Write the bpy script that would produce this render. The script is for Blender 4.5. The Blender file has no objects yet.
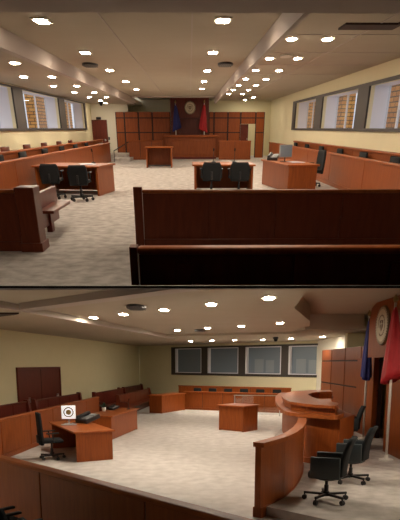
import bpy, bmesh, math, random
from mathutils import Vector, Matrix

C = bpy.context.scene.collection
R = math.radians
random.seed(4)

# ------------------------------------------------------------------ camera
EYE_U, EYE_L = 1.65, 2.35            # eye height over the upper and the lower room's floor
PITCH_L = math.atan2(97, 540)        # the lower room stands upright, the camera looks down a little
PITCH_U = math.atan2(332, 540)       # how far the camera looks down in the upper room's own frame
cam_d = bpy.data.cameras.new('camera')
cam = bpy.data.objects.new('camera', cam_d)
C.objects.link(cam)
cam_d.sensor_fit = 'VERTICAL'
cam_d.sensor_height = 24.0
cam_d.lens = 540 / 520 * 24.0
cam_d.shift_y = (460 - 260) / 520
cam_d.clip_start = 0.05
cam_d.clip_end = 300
cam.location = (0, 0, EYE_L)
cam.rotation_euler = (math.pi / 2 - PITCH_L, 0, 0)
bpy.context.scene.camera = cam

# ------------------------------------------------------------------ daylight and exposure
w = bpy.data.worlds.new('daylight')
bpy.context.scene.world = w
w.use_nodes = True
w.node_tree.nodes['Background'].inputs[0].default_value = (0.86, 0.88, 1.0, 1)
w.node_tree.nodes['Background'].inputs[1].default_value = 1.05
vs = bpy.context.scene.view_settings
vs.view_transform = 'Standard'
vs.look = 'None'
vs.gamma = 1.0
vs.use_curve_mapping = False
vs.exposure = 0.0
LAMP_U, LAMP_L = 172.0, 200.0

# rigid frames of the two rooms (floor at z = 0, y runs away from the camera)
MU = (Matrix.Translation((0, 0, EYE_L)) @ Matrix.Rotation(PITCH_U - PITCH_L, 4, 'X')
      @ Matrix.Rotation(0.016, 4, 'Z') @ Matrix.Translation((0, 0, -EYE_U)))
ML = Matrix.Identity(4)


# ------------------------------------------------------------------ materials
def mat(name, col, rough=0.6, metal=0.0, emit=None, estr=0.0, spec=None):
    m = bpy.data.materials.new(name)
    m.use_nodes = True
    b = m.node_tree.nodes['Principled BSDF']
    b.inputs['Base Color'].default_value = (*col, 1)
    b.inputs['Roughness'].default_value = rough
    b.inputs['Metallic'].default_value = metal
    if spec is not None:
        b.inputs['Specular IOR Level'].default_value = spec
    if emit:
        b.inputs['Emission Color'].default_value = (*emit, 1)
        b.inputs['Emission Strength'].default_value = estr
    return m


def noisy(name, c1, c2, scale=(1, 1, 1), nscale=5.0, rough=0.5, bump=0.0, detail=4.0, spec=None, dist=0.0):
    m = mat(name, c1, rough, spec=spec)
    nt = m.node_tree
    b = nt.nodes['Principled BSDF']
    tc = nt.nodes.new('ShaderNodeTexCoord')
    mp = nt.nodes.new('ShaderNodeMapping')
    mp.inputs['Scale'].default_value = scale
    nz = nt.nodes.new('ShaderNodeTexNoise')
    nz.inputs['Scale'].default_value = nscale
    nz.inputs['Detail'].default_value = detail
    nz.inputs['Distortion'].default_value = dist
    cr = nt.nodes.new('ShaderNodeValToRGB')
    cr.color_ramp.elements[0].position = 0.3
    cr.color_ramp.elements[1].position = 0.7
    cr.color_ramp.elements[0].color = (*c1, 1)
    cr.color_ramp.elements[1].color = (*c2, 1)
    nt.links.new(tc.outputs['Object'], mp.inputs[0])
    nt.links.new(mp.outputs[0], nz.inputs['Vector'])
    nt.links.new(nz.outputs['Fac'], cr.inputs[0])
    nt.links.new(cr.outputs[0], b.inputs['Base Color'])
    if bump:
        bp = nt.nodes.new('ShaderNodeBump')
        bp.inputs['Strength'].default_value = bump
        bp.inputs['Distance'].default_value = 0.02
        nt.links.new(nz.outputs['Fac'], bp.inputs['Height'])
        nt.links.new(bp.outputs[0], b.inputs['Normal'])
    return m


WOOD = noisy('cherry_wood', (0.225, 0.050, 0.009), (0.31, 0.076, 0.013), (6, 6, 0.7), 3.0, 0.42, dist=0.6, spec=0.3)
WOODTOP = noisy('polished_cherry_top', (0.28, 0.068, 0.015), (0.37, 0.098, 0.022), (1.0, 6, 4), 3.0, 0.42, dist=0.6, spec=0.2)
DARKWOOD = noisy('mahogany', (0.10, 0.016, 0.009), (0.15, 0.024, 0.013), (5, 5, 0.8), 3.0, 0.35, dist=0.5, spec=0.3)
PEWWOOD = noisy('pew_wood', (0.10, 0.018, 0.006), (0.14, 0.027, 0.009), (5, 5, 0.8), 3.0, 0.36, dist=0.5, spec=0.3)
GAP = mat('dark_joint', (0.03, 0.008, 0.005), 0.7)
CARPET_U = noisy('beige_carpet', (0.36, 0.325, 0.30), (0.62, 0.575, 0.545), (1, 1, 1), 5.0, 0.95, bump=0.3, detail=12, spec=0.1)
CARPET_L = noisy('pale_carpet', (0.52, 0.48, 0.45), (0.66, 0.62, 0.585), (1, 1, 1), 4.0, 0.95, bump=0.3, detail=12, spec=0.1)
CARPET_D = noisy('dais_carpet', (0.38, 0.345, 0.315), (0.58, 0.535, 0.50), (1, 1, 1), 4.0, 0.95, bump=0.3, detail=12, spec=0.1)
YELLOW = noisy('cream_yellow_paint', (0.80, 0.73, 0.49), (0.82, 0.75, 0.51), (1, 1, 1), 2.0, 0.8)
OLIVE = noisy('beige_paint', (0.74, 0.68, 0.43), (0.76, 0.70, 0.45), (1, 1, 1), 2.0, 0.8)
CREAM = mat('off_white_paint', (0.84, 0.80, 0.68), 0.8)
CEIL = noisy('ceiling_paint', (0.44, 0.38, 0.29), (0.46, 0.40, 0.31), (1, 1, 1), 1.0, 0.85)
BEAM = mat('beam_paint', (0.48, 0.41, 0.37), 0.8)
DIVIDER = mat('black_slab', (0.006, 0.005, 0.005), 0.9, spec=0.05)
FRAME = mat('dark_window_frame', (0.055, 0.045, 0.040), 0.55)
REVEAL = mat('white_reveal', (0.80, 0.80, 0.86), 0.7)
BLIND = mat('grey_blue_blind', (0.175, 0.225, 0.28), 0.35)
PANE_REFL = mat('painted_pane_reflection', (0.26, 0.305, 0.35), 0.35)  # lighter tone for the reflections painted on the lower panes
BLACK = mat('black_fabric', (0.012, 0.013, 0.015), 0.8, spec=0.25)
BLACKP = mat('black_plastic', (0.014, 0.014, 0.016), 0.4)
GREYLEATHER = mat('dark_grey_leather', (0.040, 0.052, 0.058), 0.5)
CHROME = mat('brushed_steel', (0.55, 0.55, 0.55), 0.3, 1.0)
WHITEP = mat('white_enamel', (0.75, 0.72, 0.66), 0.45)
TRIMW = mat('lamp_trim', (0.62, 0.56, 0.47), 0.5)
GLOW_U = mat('lit_diffuser', (1, 0.9, 0.75), 0.5, emit=(1.0, 0.84, 0.64), estr=LAMP_U)
GLOW_L = mat('lit_diffuser_lower', (1, 0.9, 0.75), 0.5, emit=(1.0, 0.87, 0.70), estr=LAMP_L)
GLOWFAR = GLOW_L
CREAMDISC = noisy('seal_face', (0.55, 0.50, 0.36), (0.66, 0.60, 0.44), (1, 1, 1), 9.0, 0.5)
GOLD = mat('old_gold', (0.36, 0.25, 0.10), 0.4, 0.6)
SEALBROWN = mat('seal_ink', (0.16, 0.10, 0.05), 0.6)
BLUEFLAG = noisy('blue_flag_cloth', (0.012, 0.016, 0.13), (0.02, 0.028, 0.19), (3, 3, 1), 4.0, 0.7)
REDFLAG = noisy('red_flag_cloth', (0.42, 0.012, 0.018), (0.55, 0.02, 0.028), (3, 3, 1), 4.0, 0.65)
PAPER = mat('paper', (0.75, 0.77, 0.85), 0.7)
SCREENW = mat('lit_screen', (0.7, 0.7, 0.7), 0.3, emit=(0.95, 0.97, 1.0), estr=0.65)
GREEN = mat('dark_green_plastic', (0.02, 0.06, 0.035), 0.5)
KEYS = mat('grey_keys', (0.30, 0.31, 0.32), 0.5)
LED = mat('red_fabric', (0.30, 0.02, 0.02), 0.6)

# orange bricks outside the upper room's windows
BRICK = bpy.data.materials.new('orange_brick')
BRICK.use_nodes = True
nt = BRICK.node_tree
bb = nt.nodes['Principled BSDF']
bb.inputs['Roughness'].default_value = 0.85
tc = nt.nodes.new('ShaderNodeTexCoord')
sp = nt.nodes.new('ShaderNodeSeparateXYZ')
ad = nt.nodes.new('ShaderNodeMath'); ad.operation = 'ADD'
cb = nt.nodes.new('ShaderNodeCombineXYZ')
br = nt.nodes.new('ShaderNodeTexBrick')
br.inputs['Color1'].default_value = (0.85, 0.42, 0.11, 1)
br.inputs['Color2'].default_value = (0.68, 0.29, 0.07, 1)
br.inputs['Mortar'].default_value = (0.16, 0.09, 0.04, 1)
br.inputs['Scale'].default_value = 1.0
br.inputs['Brick Width'].default_value = 0.46
br.inputs['Row Height'].default_value = 0.15
br.inputs['Mortar Size'].default_value = 0.018
nt.links.new(tc.outputs['Object'], sp.inputs[0])
nt.links.new(sp.outputs[0], ad.inputs[0])
nt.links.new(sp.outputs[1], ad.inputs[1])
nt.links.new(ad.outputs[0], cb.inputs[0])
nt.links.new(sp.outputs[2], cb.inputs[1])
nt.links.new(cb.outputs[0], br.inputs['Vector'])
nt.links.new(br.outputs['Color'], bb.inputs['Base Color'])

GLASS = bpy.data.materials.new('clear_glass')
GLASS.use_nodes = True
nt = GLASS.node_tree
for n in list(nt.nodes):
    if n.type == 'BSDF_PRINCIPLED':
        nt.nodes.remove(n)
tr = nt.nodes.new('ShaderNodeBsdfTransparent')
tr.inputs[0].default_value = (0.93, 0.95, 0.95, 1)
gl = nt.nodes.new('ShaderNodeBsdfGlossy')
gl.inputs['Roughness'].default_value = 0.03
mx = nt.nodes.new('ShaderNodeMixShader')
mx.inputs[0].default_value = 0.09
nt.links.new(tr.outputs[0], mx.inputs[1])
nt.links.new(gl.outputs[0], mx.inputs[2])
nt.links.new(mx.outputs[0], nt.nodes['Material Output'].inputs[0])


# ------------------------------------------------------------------ mesh helpers
class MB:
    """collects shapes in one bmesh; build() links it as ONE mesh object"""
    def __init__(self):
        self.bm = bmesh.new()

    def box(self, x0, x1, y0, y1, z0, z1, bev=0.0, mtx=None):
        r = bmesh.ops.create_cube(self.bm, size=1.0)
        vs_ = r['verts']
        for v in vs_:
            v.co = Vector(((x0 + x1) / 2 + v.co.x * (x1 - x0), (y0 + y1) / 2 + v.co.y * (y1 - y0),
                           (z0 + z1) / 2 + v.co.z * (z1 - z0)))
        if bev:
            es = list({e for v in vs_ for e in v.link_edges})
            r = bmesh.ops.bevel(self.bm, geom=es, offset=bev, segments=2, affect='EDGES', profile=0.5)
            vs_ = list({v for f in r['faces'] for v in f.verts} | {v for v in vs_ if v.is_valid})
        if mtx is not None:
            for v in vs_:
                v.co = mtx @ v.co
        return self

    def prism(self, pts, z0, z1, mtx=None):
        lo = [self.bm.verts.new((p[0], p[1], z0)) for p in pts]
        hi = [self.bm.verts.new((p[0], p[1], z1)) for p in pts]
        n = len(pts)
        self.bm.faces.new(lo[::-1])
        self.bm.faces.new(hi)
        for i in range(n):
            self.bm.faces.new((lo[i], lo[(i + 1) % n], hi[(i + 1) % n], hi[i]))
        if mtx is not None:
            for v in lo + hi:
                v.co = mtx @ v.co
        return self

    def lathe(self, prof, n=16, mtx=None, sx=1.0, sy=1.0):
        rings = []
        for r_, z in prof:
            rings.append([self.bm.verts.new((r_ * sx * math.cos(2 * math.pi * k / n), r_ * sy * math.sin(2 * math.pi * k / n), z))
                          for k in range(n)])
        for a, b in zip(rings, rings[1:]):
            for k in range(n):
                self.bm.faces.new((a[k], a[(k + 1) % n], b[(k + 1) % n], b[k]))
        self.bm.faces.new(rings[0][::-1])
        self.bm.faces.new(rings[-1])
        if mtx is not None:
            for rg in rings:
                for v in rg:
                    v.co = mtx @ v.co
        return self

    def bar(self, p, q, r_, n=8):
        p, q = Vector(p), Vector(q)
        d = q - p
        m = Matrix.Translation(p) @ d.to_track_quat('Z', 'Y').to_matrix().to_4x4()
        return self.lathe([(r_, 0), (r_, d.length)], n, m)

    def sheet(self, grid, th):
        """a grid of points thickened along y by th (closed)"""
        nr, nc = len(grid), len(grid[0])
        F = [[self.bm.verts.new(p) for p in row] for row in grid]
        B_ = [[self.bm.verts.new((p[0], p[1] + th, p[2])) for p in row] for row in grid]
        for i in range(nr - 1):
            for j in range(nc - 1):
                self.bm.faces.new((F[i][j], F[i][j + 1], F[i + 1][j + 1], F[i + 1][j]))
                self.bm.faces.new((B_[i][j], B_[i + 1][j], B_[i + 1][j + 1], B_[i][j + 1]))
        for i in range(nr - 1):
            self.bm.faces.new((F[i][0], F[i + 1][0], B_[i + 1][0], B_[i][0]))
            self.bm.faces.new((F[i][-1], B_[i][-1], B_[i + 1][-1], F[i + 1][-1]))
        for j in range(nc - 1):
            self.bm.faces.new((F[0][j], B_[0][j], B_[0][j + 1], F[0][j + 1]))
            self.bm.faces.new((F[-1][j], F[-1][j + 1], B_[-1][j + 1], B_[-1][j]))
        return self

    def build(self, name, material, parent=None, smooth=False, cut=None):
        bm = self.bm
        if cut:
            co, no = cut
            r = bmesh.ops.bisect_plane(bm, geom=bm.verts[:] + bm.edges[:] + bm.faces[:], plane_co=co, plane_no=no,
                                       clear_outer=True)
            es = [e for e in bm.edges if e.is_boundary]
            if es:
                bmesh.ops.holes_fill(bm, edges=es)
        bmesh.ops.recalc_face_normals(bm, faces=bm.faces[:])
        me = bpy.data.meshes.new(name)
        bm.to_mesh(me)
        bm.free()
        if smooth:
            for p in me.polygons:
                p.use_smooth = True
        me.materials.append(material)
        o = bpy.data.objects.new(name, me)
        C.objects.link(o)
        if parent is not None:
            o.parent = parent
        return o


# the dividing slab lies in a plane through y = 0: everything of the upper room stays over it, of the lower under it
SLOPE = math.atan2(173, 540) - PITCH_L
DIV_N_L = Vector((0, -math.sin(SLOPE), math.cos(SLOPE)))
CUT_L = (Vector((0, 0, EYE_L - 0.012)), DIV_N_L)                       # keep what lies below
_inv = MU.inverted()
CUT_U = (_inv @ Vector((0, 0, EYE_L + 0.012)), -(_inv.to_3x3() @ DIV_N_L))   # keep what lies above


def thing(name, label, cat, M, loc=(0, 0, 0), rz=0.0, group=None):
    o = bpy.data.objects.new(name, None)
    o.empty_display_size = 0.2
    C.objects.link(o)
    place(o, M, loc, rz)
    tag(o, label, cat, group)
    return o


def place(o, M, loc, rz=0.0):
    o.matrix_world = M @ Matrix.Translation(loc) @ Matrix.Rotation(rz, 4, 'Z')


def tag(o, label, cat, group=None):
    o['label'] = label
    o['category'] = cat
    if group:
        o['group'] = group
    return o


def struct(name, mb, material, M, cut=None):
    o = mb.build(name, material, cut=cut)
    o.matrix_world = M
    o['kind'] = 'structure'
    return o


def dup(root, label, M, loc, rz=0.0, group=None):
    r = root.copy()
    C.objects.link(r)
    place(r, M, loc, rz)
    r['label'] = label
    if group:
        r['group'] = group
    for ch in list(root.children):
        c = ch.copy(); C.objects.link(c); c.parent = r
        for g in list(ch.children):
            d = g.copy(); C.objects.link(d); d.parent = c
    return r


def rotm(x, y, deg):
    return Matrix.Translation((x, y, 0)) @ Matrix.Rotation(R(deg), 4, 'Z')


ORD = ['first', 'second', 'third', 'fourth', 'fifth', 'sixth', 'seventh', 'eighth', 'ninth']

# ================================================================== UPPER ROOM: shell
yb = 43.5
struct('floor', MB().prism([(-6.6, 6.76), (6.0, 6.76), (6.0, 44), (-6.6, 44)], -0.04, 0.0), CARPET_U, MU)
struct('floor', MB().box(-6.6, 6.0, -3.0, 1.95, -0.04, 0.0), CARPET_U, MU)
struct('wall_rear', MB().box(-9, 9, -3.2, -3.0, -0.04, 3.3), DARKWOOD, MU)


def wall_y(name, x0, x1, segs, z0, z1, H, M, material, y0, y1):
    """a wall along y with window openings segs between z0 and z1"""
    m = MB()
    m.box(x0, x1, y0, y1, 0, z0)
    m.box(x0, x1, y0, y1, z1, H)
    p = y0
    for a, b in segs:
        m.box(x0, x1, p, a, z0, z1)
        p = b
    m.box(x0, x1, p, y1, z0, z1)
    return struct(name, m, material, M)


RW = [(10.6, 15.0), (16.0, 19.75), (21.03, 26.5), (27.9, 33.1)]
LW = [(10.0, 15.5), (16.9, 22.8), (24.1, 30.5), (31.9, 37.7)]
wall_y('wall_right', 5.5, 5.62, RW, 1.64, 2.74, 3.32, MU, YELLOW, -3.0, yb)
wall_y('wall_left', -6.32, -6.2, LW, 1.64, 2.85, 3.1, MU, YELLOW, -3.0, yb)
# window bands: dark frame, white reveals, glass
def window_u(n, x, sgn, a, b, z0, z1):
    o = MB()
    xi = x - sgn * 0.04
    o.box(min(xi, x), max(xi, x), a - 0.02, b + 0.02, z0 - 0.05, z0)
    o.box(min(xi, x), max(xi, x), a - 0.02, b + 0.02, z1, z1 + 0.05)
    o.box(min(xi, x), max(xi, x), a - 0.12, a, z0 - 0.05, z1 + 0.05)
    o.box(min(xi, x), max(xi, x), b, b + 0.12, z0 - 0.05, z1 + 0.05)
    w_ = struct('window_%d' % n, o, FRAME, MU)
    rv = MB()
    xa, xb = (x + 0.12 * sgn, x + 0.62 * sgn)
    xa, xb = min(xa, xb), max(xa, xb)
    rv.box(xa, xb, a - 0.05, a, z0 - 0.05, z1 + 0.05)
    rv.box(xa, xb, b, b + 0.05, z0 - 0.05, z1 + 0.05)
    rv.box(xa, xb, a, b, z0 - 0.05, z0)
    rv.box(xa, xb, a, b, z1, z1 + 0.05)
    # white casement posts near the outer face
    xo = x + 0.56 * sgn
    for t in (0.34, 0.68):
        y_ = a + (b - a) * t
        rv.box(xo - 0.03, xo + 0.03, y_ - 0.05, y_ + 0.05, z0, z1)
    rv.build('reveal', REVEAL, w_)
    MB().box(xo - 0.005, xo + 0.005, a, b, z0, z1).build('pane', GLASS, w_)
    return w_


for i, (a, b) in enumerate(RW):
    window_u(i + 1, 5.5, 1, a, b, 1.64, 2.74)
for i, (a, b) in enumerate(LW):
    window_u(i + 5, -6.2, -1, a, b, 1.64, 2.85)
# dark bands between the windows
m = MB()
m.box(5.44, 5.5, 9.5, 33.95, 1.56, 1.64); m.box(5.44, 5.5, 9.5, 33.95, 2.74, 2.83)
for a, b in ((9.5, 10.6), (15.0, 16.0), (19.75, 21.03), (26.5, 27.9), (33.1, 33.95)):
    m.box(5.44, 5.5, a, b, 1.64, 2.74)
struct('trim_1', m, FRAME, MU)
m = MB()
m.box(-6.2, -6.14, 9.0, 38.1, 1.56, 1.64); m.box(-6.2, -6.14, 9.0, 38.1, 2.85, 2.90)
for a, b in ((9.0, 10.0), (15.5, 16.9), (22.8, 24.1), (30.5, 31.9), (37.7, 38.1)):
    m.box(-6.2, -6.14, a, b, 1.64, 2.85)
struct('trim_2', m, FRAME, MU)

# ceilings
struct('ceiling', MB().box(-3.3, 1.42, -3, 34.5, 3.1, 3.25), CEIL, MU)
struct('ceiling', MB().box(-6.32, -3.2, -3, yb, 2.93, 3.1), CEIL, MU)
struct('ceiling', MB().box(1.42, 5.62, -3, yb, 3.22, 3.37), CEIL, MU)
struct('ceiling', MB().box(-3.3, 1.5, 34.5, yb + 0.2, 3.27, 3.42), CEIL, MU)
struct('beam_left', MB().box(-3.32, -3.17, 7.8, 37.5, 2.81, 3.26), BEAM, MU)
struct('beam_right', MB().box(1.38, 1.46, 7.8, 36.5, 2.82, 3.3), BEAM, MU)
struct('beam_front', MB().box(-6.2, 5.5, 6.2, 7.85, 2.76, 3.2), BEAM, MU)
# ceiling panel joints
m = MB()
for x in (-1.35, 0.05):
    m.box(x - 0.012, x + 0.012, 7.9, 34.4, 3.092, 3.1)
m.box(-3.15, 1.38, 34.42, 34.5, 3.02, 3.1)
struct('trim_3', m, BEAM, MU)
m = MB()
for y in (10.5, 13.4, 16.4, 19.4, 22.6):
    m.box(1.5, 5.5, y - 0.02, y + 0.02, 3.212, 3.22)
m.box(3.35, 3.38, 7.9, 40, 3.212, 3.22)
struct('trim_4', m, BEAM, MU)
# recessed dark slot in the right ceiling
m = MB()
m.box(2.75, 3.75, 12.0, 12.6, 3.19, 3.22); m.box(3.66, 3.75, 10.6, 12.0, 3.19, 3.22)
tag(m.build('ceiling_grille', GAP), 'long dark L-shaped slot in the ceiling above the right windows of the upper room', 'ceiling vent').matrix_world = MU

# back walls of the upper room
struct('wall_back', MB().box(-6.32, 5.62, yb, yb + 0.12, 0, 3.42), YELLOW, MU)
struct('wall_back_left', MB().box(-6.2, -3.9, 40.47, 40.57, 0, 3.1), CREAM, MU)

# panelled partition behind the judge
def panel_wall(M, segs, z1, label, axis, c0, th, zs, doorgap=None):
    """segs: list of (a,b) along the axis; zs: horizontal joints"""
    root = thing('wood_panelling', label, 'wood panelling', M)
    bk = MB()
    for a, b in segs:
        lo = 0.0
        if doorgap and a >= doorgap[0] - 0.01 and b <= doorgap[1] + 0.01:
            lo = doorgap[2]
        if axis == 'x':
            bk.box(a, b, c0 + 0.02, c0 + th, lo, z1 - 0.01)
        else:
            bk.box(c0 + 0.02, c0 + th, a, b, lo, z1 - 0.01)
    bk.build('backing', GAP, root)
    for a, b in segs:
        lo = 0.0
        if doorgap and a >= doorgap[0] - 0.01 and b <= doorgap[1] + 0.01:
            lo = doorgap[2]
        lv = [z for z in zs if z > lo + 0.05]
        lv = [lo] + lv + [z1]
        for z0, zz in zip(lv, lv[1:]):
            g = 0.045
            if axis == 'x':
                MB().box(a + g, b - g, c0, c0 + 0.04, z0 + (0 if z0 == lo else g * .6), zz - (0 if zz == z1 else g * .6), 0.006).build('panel', WOOD, root)
            else:
                MB().box(c0, c0 + 0.04, a + g, b - g, z0 + (0 if z0 == lo else g * .6), zz - (0 if zz == z1 else g * .6), 0.006).build('panel', WOOD, root)
    return root


Yw = 40.3
panel_wall(MU, [(-4.68, -4.12), (-4.12, -3.24), (-3.24, -2.37), (-2.37, -1.22)], 2.51,
           'grid of reddish wood wall panels left of the red flag wall, upper room', 'x', Yw, 0.15, [1.40, 2.19])
panel_wall(MU, [(1.2, 1.53), (1.53, 2.41), (2.41, 3.22), (3.22, 4.17), (4.17, 4.74)], 2.51,
           'reddish wood wall panels with a doorway, right of judge bench, upper room', 'x', Yw, 0.15, [1.40, 2.19],
           (3.2, 4.18, 1.87))
# door leaf standing open inside the doorway
t = thing('panelling_door', 'dark red door leaf standing open in the doorway of the right wood panelling', 'door', MU, (3.24, Yw + 0.2, 0))
MB().box(0, 0.5, 0, 0.05, 0.0, 1.86, 0.008).build('door_leaf', DARKWOOD, t)
MB().bar((0.44, -0.03, 0.98), (0.44, -0.03, 1.10), 0.015).build('handle', CHROME, t)


# the tall red back slab with the seal
def seal(M, loc, rot, r_, label, name='court_seal'):
    t = thing(name, label, 'wall seal', M)
    t.matrix_world = M @ Matrix.Translation(loc) @ rot
    MB().lathe([(r_, 0), (r_, 0.03), (r_ * 0.96, 0.05), (r_ * 0.8, 0.05), (r_ * 0.78, 0.03)], 40).build('rim', SEALBROWN, t)
    m = MB()
    for k in range(40):
        a = 2 * math.pi * k / 40
        m.box(r_ * 0.80, r_ * 0.93, -0.008 * r_ / .4, 0.008 * r_ / .4, 0.048, 0.056, mtx=Matrix.Rotation(a, 4, 'Z'))
    m.lathe([(r_ * 0.79, 0.045), (r_ * 0.82, 0.053), (r_ * 0.79, 0.055)], 40)
    m.build('rim_marks', CREAMDISC, t)
    MB().lathe([(r_ * 0.78, 0.02), (r_ * 0.78, 0.045), (r_ * 0.74, 0.052)], 40).build('face', CREAMDISC, t)
    # a plain shield, a wreath of leaves and bands inside the face
    m = MB()
    s = r_ * 0.26
    m.prism([(-s, s), (s, s), (s * 0.9, -s * 0.3), (0, -s * 1.15), (-s * 0.9, -s * 0.3)], 0.05, 0.06)
    for k in range(18):
        a = R(-60 + k * 300 / 17 + 90 - 90) + R(-90 + 30)
        m.box(-0.035 * r_ / .4, 0.035 * r_ / .4, -0.010 * r_ / .4, 0.010 * r_ / .4, 0.05, 0.058,
              mtx=Matrix.Rotation(a, 4, 'Z') @ Matrix.Translation((r_ * 0.50, 0, 0)) @ Matrix.Rotation(R(70), 4, 'Z'))
    m.build('emblem', SEALBROWN, t)
    m = MB()
    m.box(-s * .7, s * .7, s * 0.2, s * 0.4, 0.058, 0.064)
    m.box(-s * .12, s * .12, -s * 0.8, s * 0.8, 0.058, 0.064)
    m.build('emblem_band', CREAMDISC, t)
    return t


t = thing('flag_wall', 'tall dark red wooden slab behind the judge bench with a recess, upper room', 'wooden feature wall', MU)
MB().box(-1.2, 1.2, 40.0, 40.3, 2.18, 3.24, 0.01).build('header', DARKWOOD, t)
MB().box(-1.2, -0.62, 40.0, 40.3, 0, 2.18, 0.01).build('pilaster', PEWWOOD, t)
MB().box(0.65, 1.2, 40.0, 40.3, 0, 2.18, 0.01).build('pilaster', PEWWOOD, t)
MB().box(-0.62, 0.65, 40.26, 40.32, 0, 2.18).build('recess_panel', DARKWOOD, t)
seal(MU, (0.02, 39.995, 2.72), Matrix.Rotation(R(90), 4, 'X'), 0.36, 'round cream court seal above the judge bench, seen straight on in the upper room')


def flag(M, loc, rz, H, top, bot, wd, cloth, label, pole_r=0.03, spread=1.0):
    t = thing('flag_on_pole', label, 'flag', M, loc, rz)
    MB().lathe([(0.16, 0), (0.16, 0.03), (0.05, 0.06), (0.04, 0.12)], 20).build('base', WHITEP, t)
    MB().lathe([(pole_r, 0.05), (pole_r, H)], 12).build('pole', WHITEP, t, True)
    MB().lathe([(0.01, H), (pole_r * 1.7, H + 0.03), (pole_r * 1.9, H + 0.08), (0.01, H + 0.17)], 12).build('finial', GOLD, t, True)
    m = MB()
    rings = []
    n, nr = 36, 14
    for i in range(nr + 1):
        f = i / nr
        z = top - (top - bot) * f
        rr = wd * (0.12 + 0.88 * f ** 0.75)
        ring = []
        for k in range(n):
            a = 2 * math.pi * k / n
            fold = 1 + 0.16 * math.sin(5 * a + 2.2 * f) + 0.07 * math.sin(9 * a + 1.0)
            dz = 0.10 * wd / .25 * f * math.cos(a)
            ring.append(m.bm.verts.new((rr * fold * math.cos(a) * spread + 0.25 * wd * f, rr * 0.6 * fold * math.sin(a), z + dz)))
        rings.append(ring)
    for a_, b_ in zip(rings, rings[1:]):
        for k in range(n):
            m.bm.faces.new((a_[k], a_[(k + 1) % n], b_[(k + 1) % n], b_[k]))
    m.bm.faces.new(rings[0]); m.bm.faces.new(rings[-1][::-1])
    m.build('cloth', cloth, t, True)
    return t


flag(MU, (-0.88, 39.75, 0), 0, 2.93, 2.90, 1.55, 0.24, BLUEFLAG, 'furled blue flag left of the seal behind the judge bench, upper room')
flag(MU, (0.90, 39.75, 0), math.pi, 2.95, 2.92, 1.50, 0.24, REDFLAG, 'furled red flag right of the seal behind the judge bench, upper room')

# judge bench and its wings
t = thing('judge_bench', 'long raised wooden judge bench under the two flags, upper room', 'judge bench', MU, (0.05, 38.6, 0))
MB().box(-1.57, 1.52, 0, 0.9, 0, 1.17, 0.01).build('body', WOOD, t)
m = MB(); m.box(-1.66, 1.68, -0.15, 1.05, 1.17, 1.28, 0.02); m.build('countertop', WOODTOP, t)
MB().box(-1.62, 1.57, -0.05, 0.5, 0, 0.12, 0.01).build('plinth', DARKWOOD, t)
MB().box(-1.2, 1.1, -0.03, 0.0, 0.25, 1.0, 0.012).build('front_panel', WOOD, t)


def wood_rail(M, p, q, h, label, npan, th=0.10, cap=0.16, name='jury_rail', cat='wooden partition', group=None, wood=WOOD, z0=0.0, cut=None, capm=None):
    p, q = Vector((*p, 0)), Vector((*q, 0))
    L = (q - p).length
    t = thing(name, label, cat, M, (p.x, p.y, z0), math.atan2(q.y - p.y, q.x - p.x), group)
    MB().box(0, L, -cap / 2, cap / 2, h - 0.06, h, 0.015).build('top_cap', capm or WOODTOP, t)
    MB().box(0.01, L - 0.01, -th / 2 + 0.015, th / 2 - 0.015, 0.0, h - 0.05).build('core', GAP, t)
    MB().box(0, L, -th / 2 - 0.02, th / 2 + 0.02, 0, 0.12, 0.008).build('plinth', wood, t)
    for k in range(npan):
        a, b = L * k / npan, L * (k + 1) / npan
        MB().box(a + 0.012, b - 0.012, -th / 2, th / 2, 0.12, h - 0.06, 0.008).build('panel', wood, t)
    return t


wood_rail(MU, (-3.7, 37.9), (-1.65, 37.9), 1.02, 'low wooden screen left of the judge bench, upper room', 3, name='bench_screen')
wood_rail(MU, (1.75, 37.9), (3.7, 37.9), 1.0, 'low wooden screen right of the judge bench, upper room', 2, name='bench_screen')
# dais left with steps
m = MB()
m.box(-5.1, -3.75, 37.7, 40.28, 0.0, 0.30, 0.01)
m.box(-4.50, -3.45, 35.7, 37.7, 0.0, 0.15, 0.01)
struct('floor', m, CARPET_U, MU)
t = thing('ramp_handrail', 'thin dark handrail rising beside the steps left of the bench, upper room', 'handrail', MU)
MB().bar((-4.3, 35.2, 0.55), (-3.65, 38.6, 0.98), 0.025).build('rail', BLACKP, t)
MB().bar((-4.3, 35.2, 0.0), (-4.3, 35.2, 0.55), 0.018).build('post', BLACKP, t)
MB().bar((-3.72, 38.3, 0.0), (-3.72, 38.3, 0.95), 0.018).build('post', BLACKP, t)

# door in the cream wall at the left
d = struct('door_1', MB().box(-6.15, -5.28, 40.34, 40.4, 0, 2.03, 0.01), DARKWOOD, MU)
MB().box(-6.2, -6.13, 40.32, 40.4, 0, 2.08).box(-5.30, -5.24, 40.32, 40.4, 0, 2.08).box(-6.2, -5.24, 40.32, 40.4, 2.03, 2.09).build('door_frame', PEWWOOD, d)
MB().bar((-5.44, 40.30, 0.98), (-5.34, 40.30, 0.98), 0.02).box(-5.46, -5.38, 40.31, 40.34, 0.94, 1.04).build('door_handle', CHROME, d)
tag(MB().box(-5.9, -5.6, 40.33, 40.4, 2.1, 2.24, 0.008).build('door_sign', BLACKP), 'small black sign box above the door in the upper room', 'sign').matrix_world = MU
tag(MB().box(-5.23, -5.13, 40.37, 40.4, 1.0, 1.16, 0.006).build('wall_switch', BLACKP), 'small dark wall plate right of the upper room door', 'switch').matrix_world = MU


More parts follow.
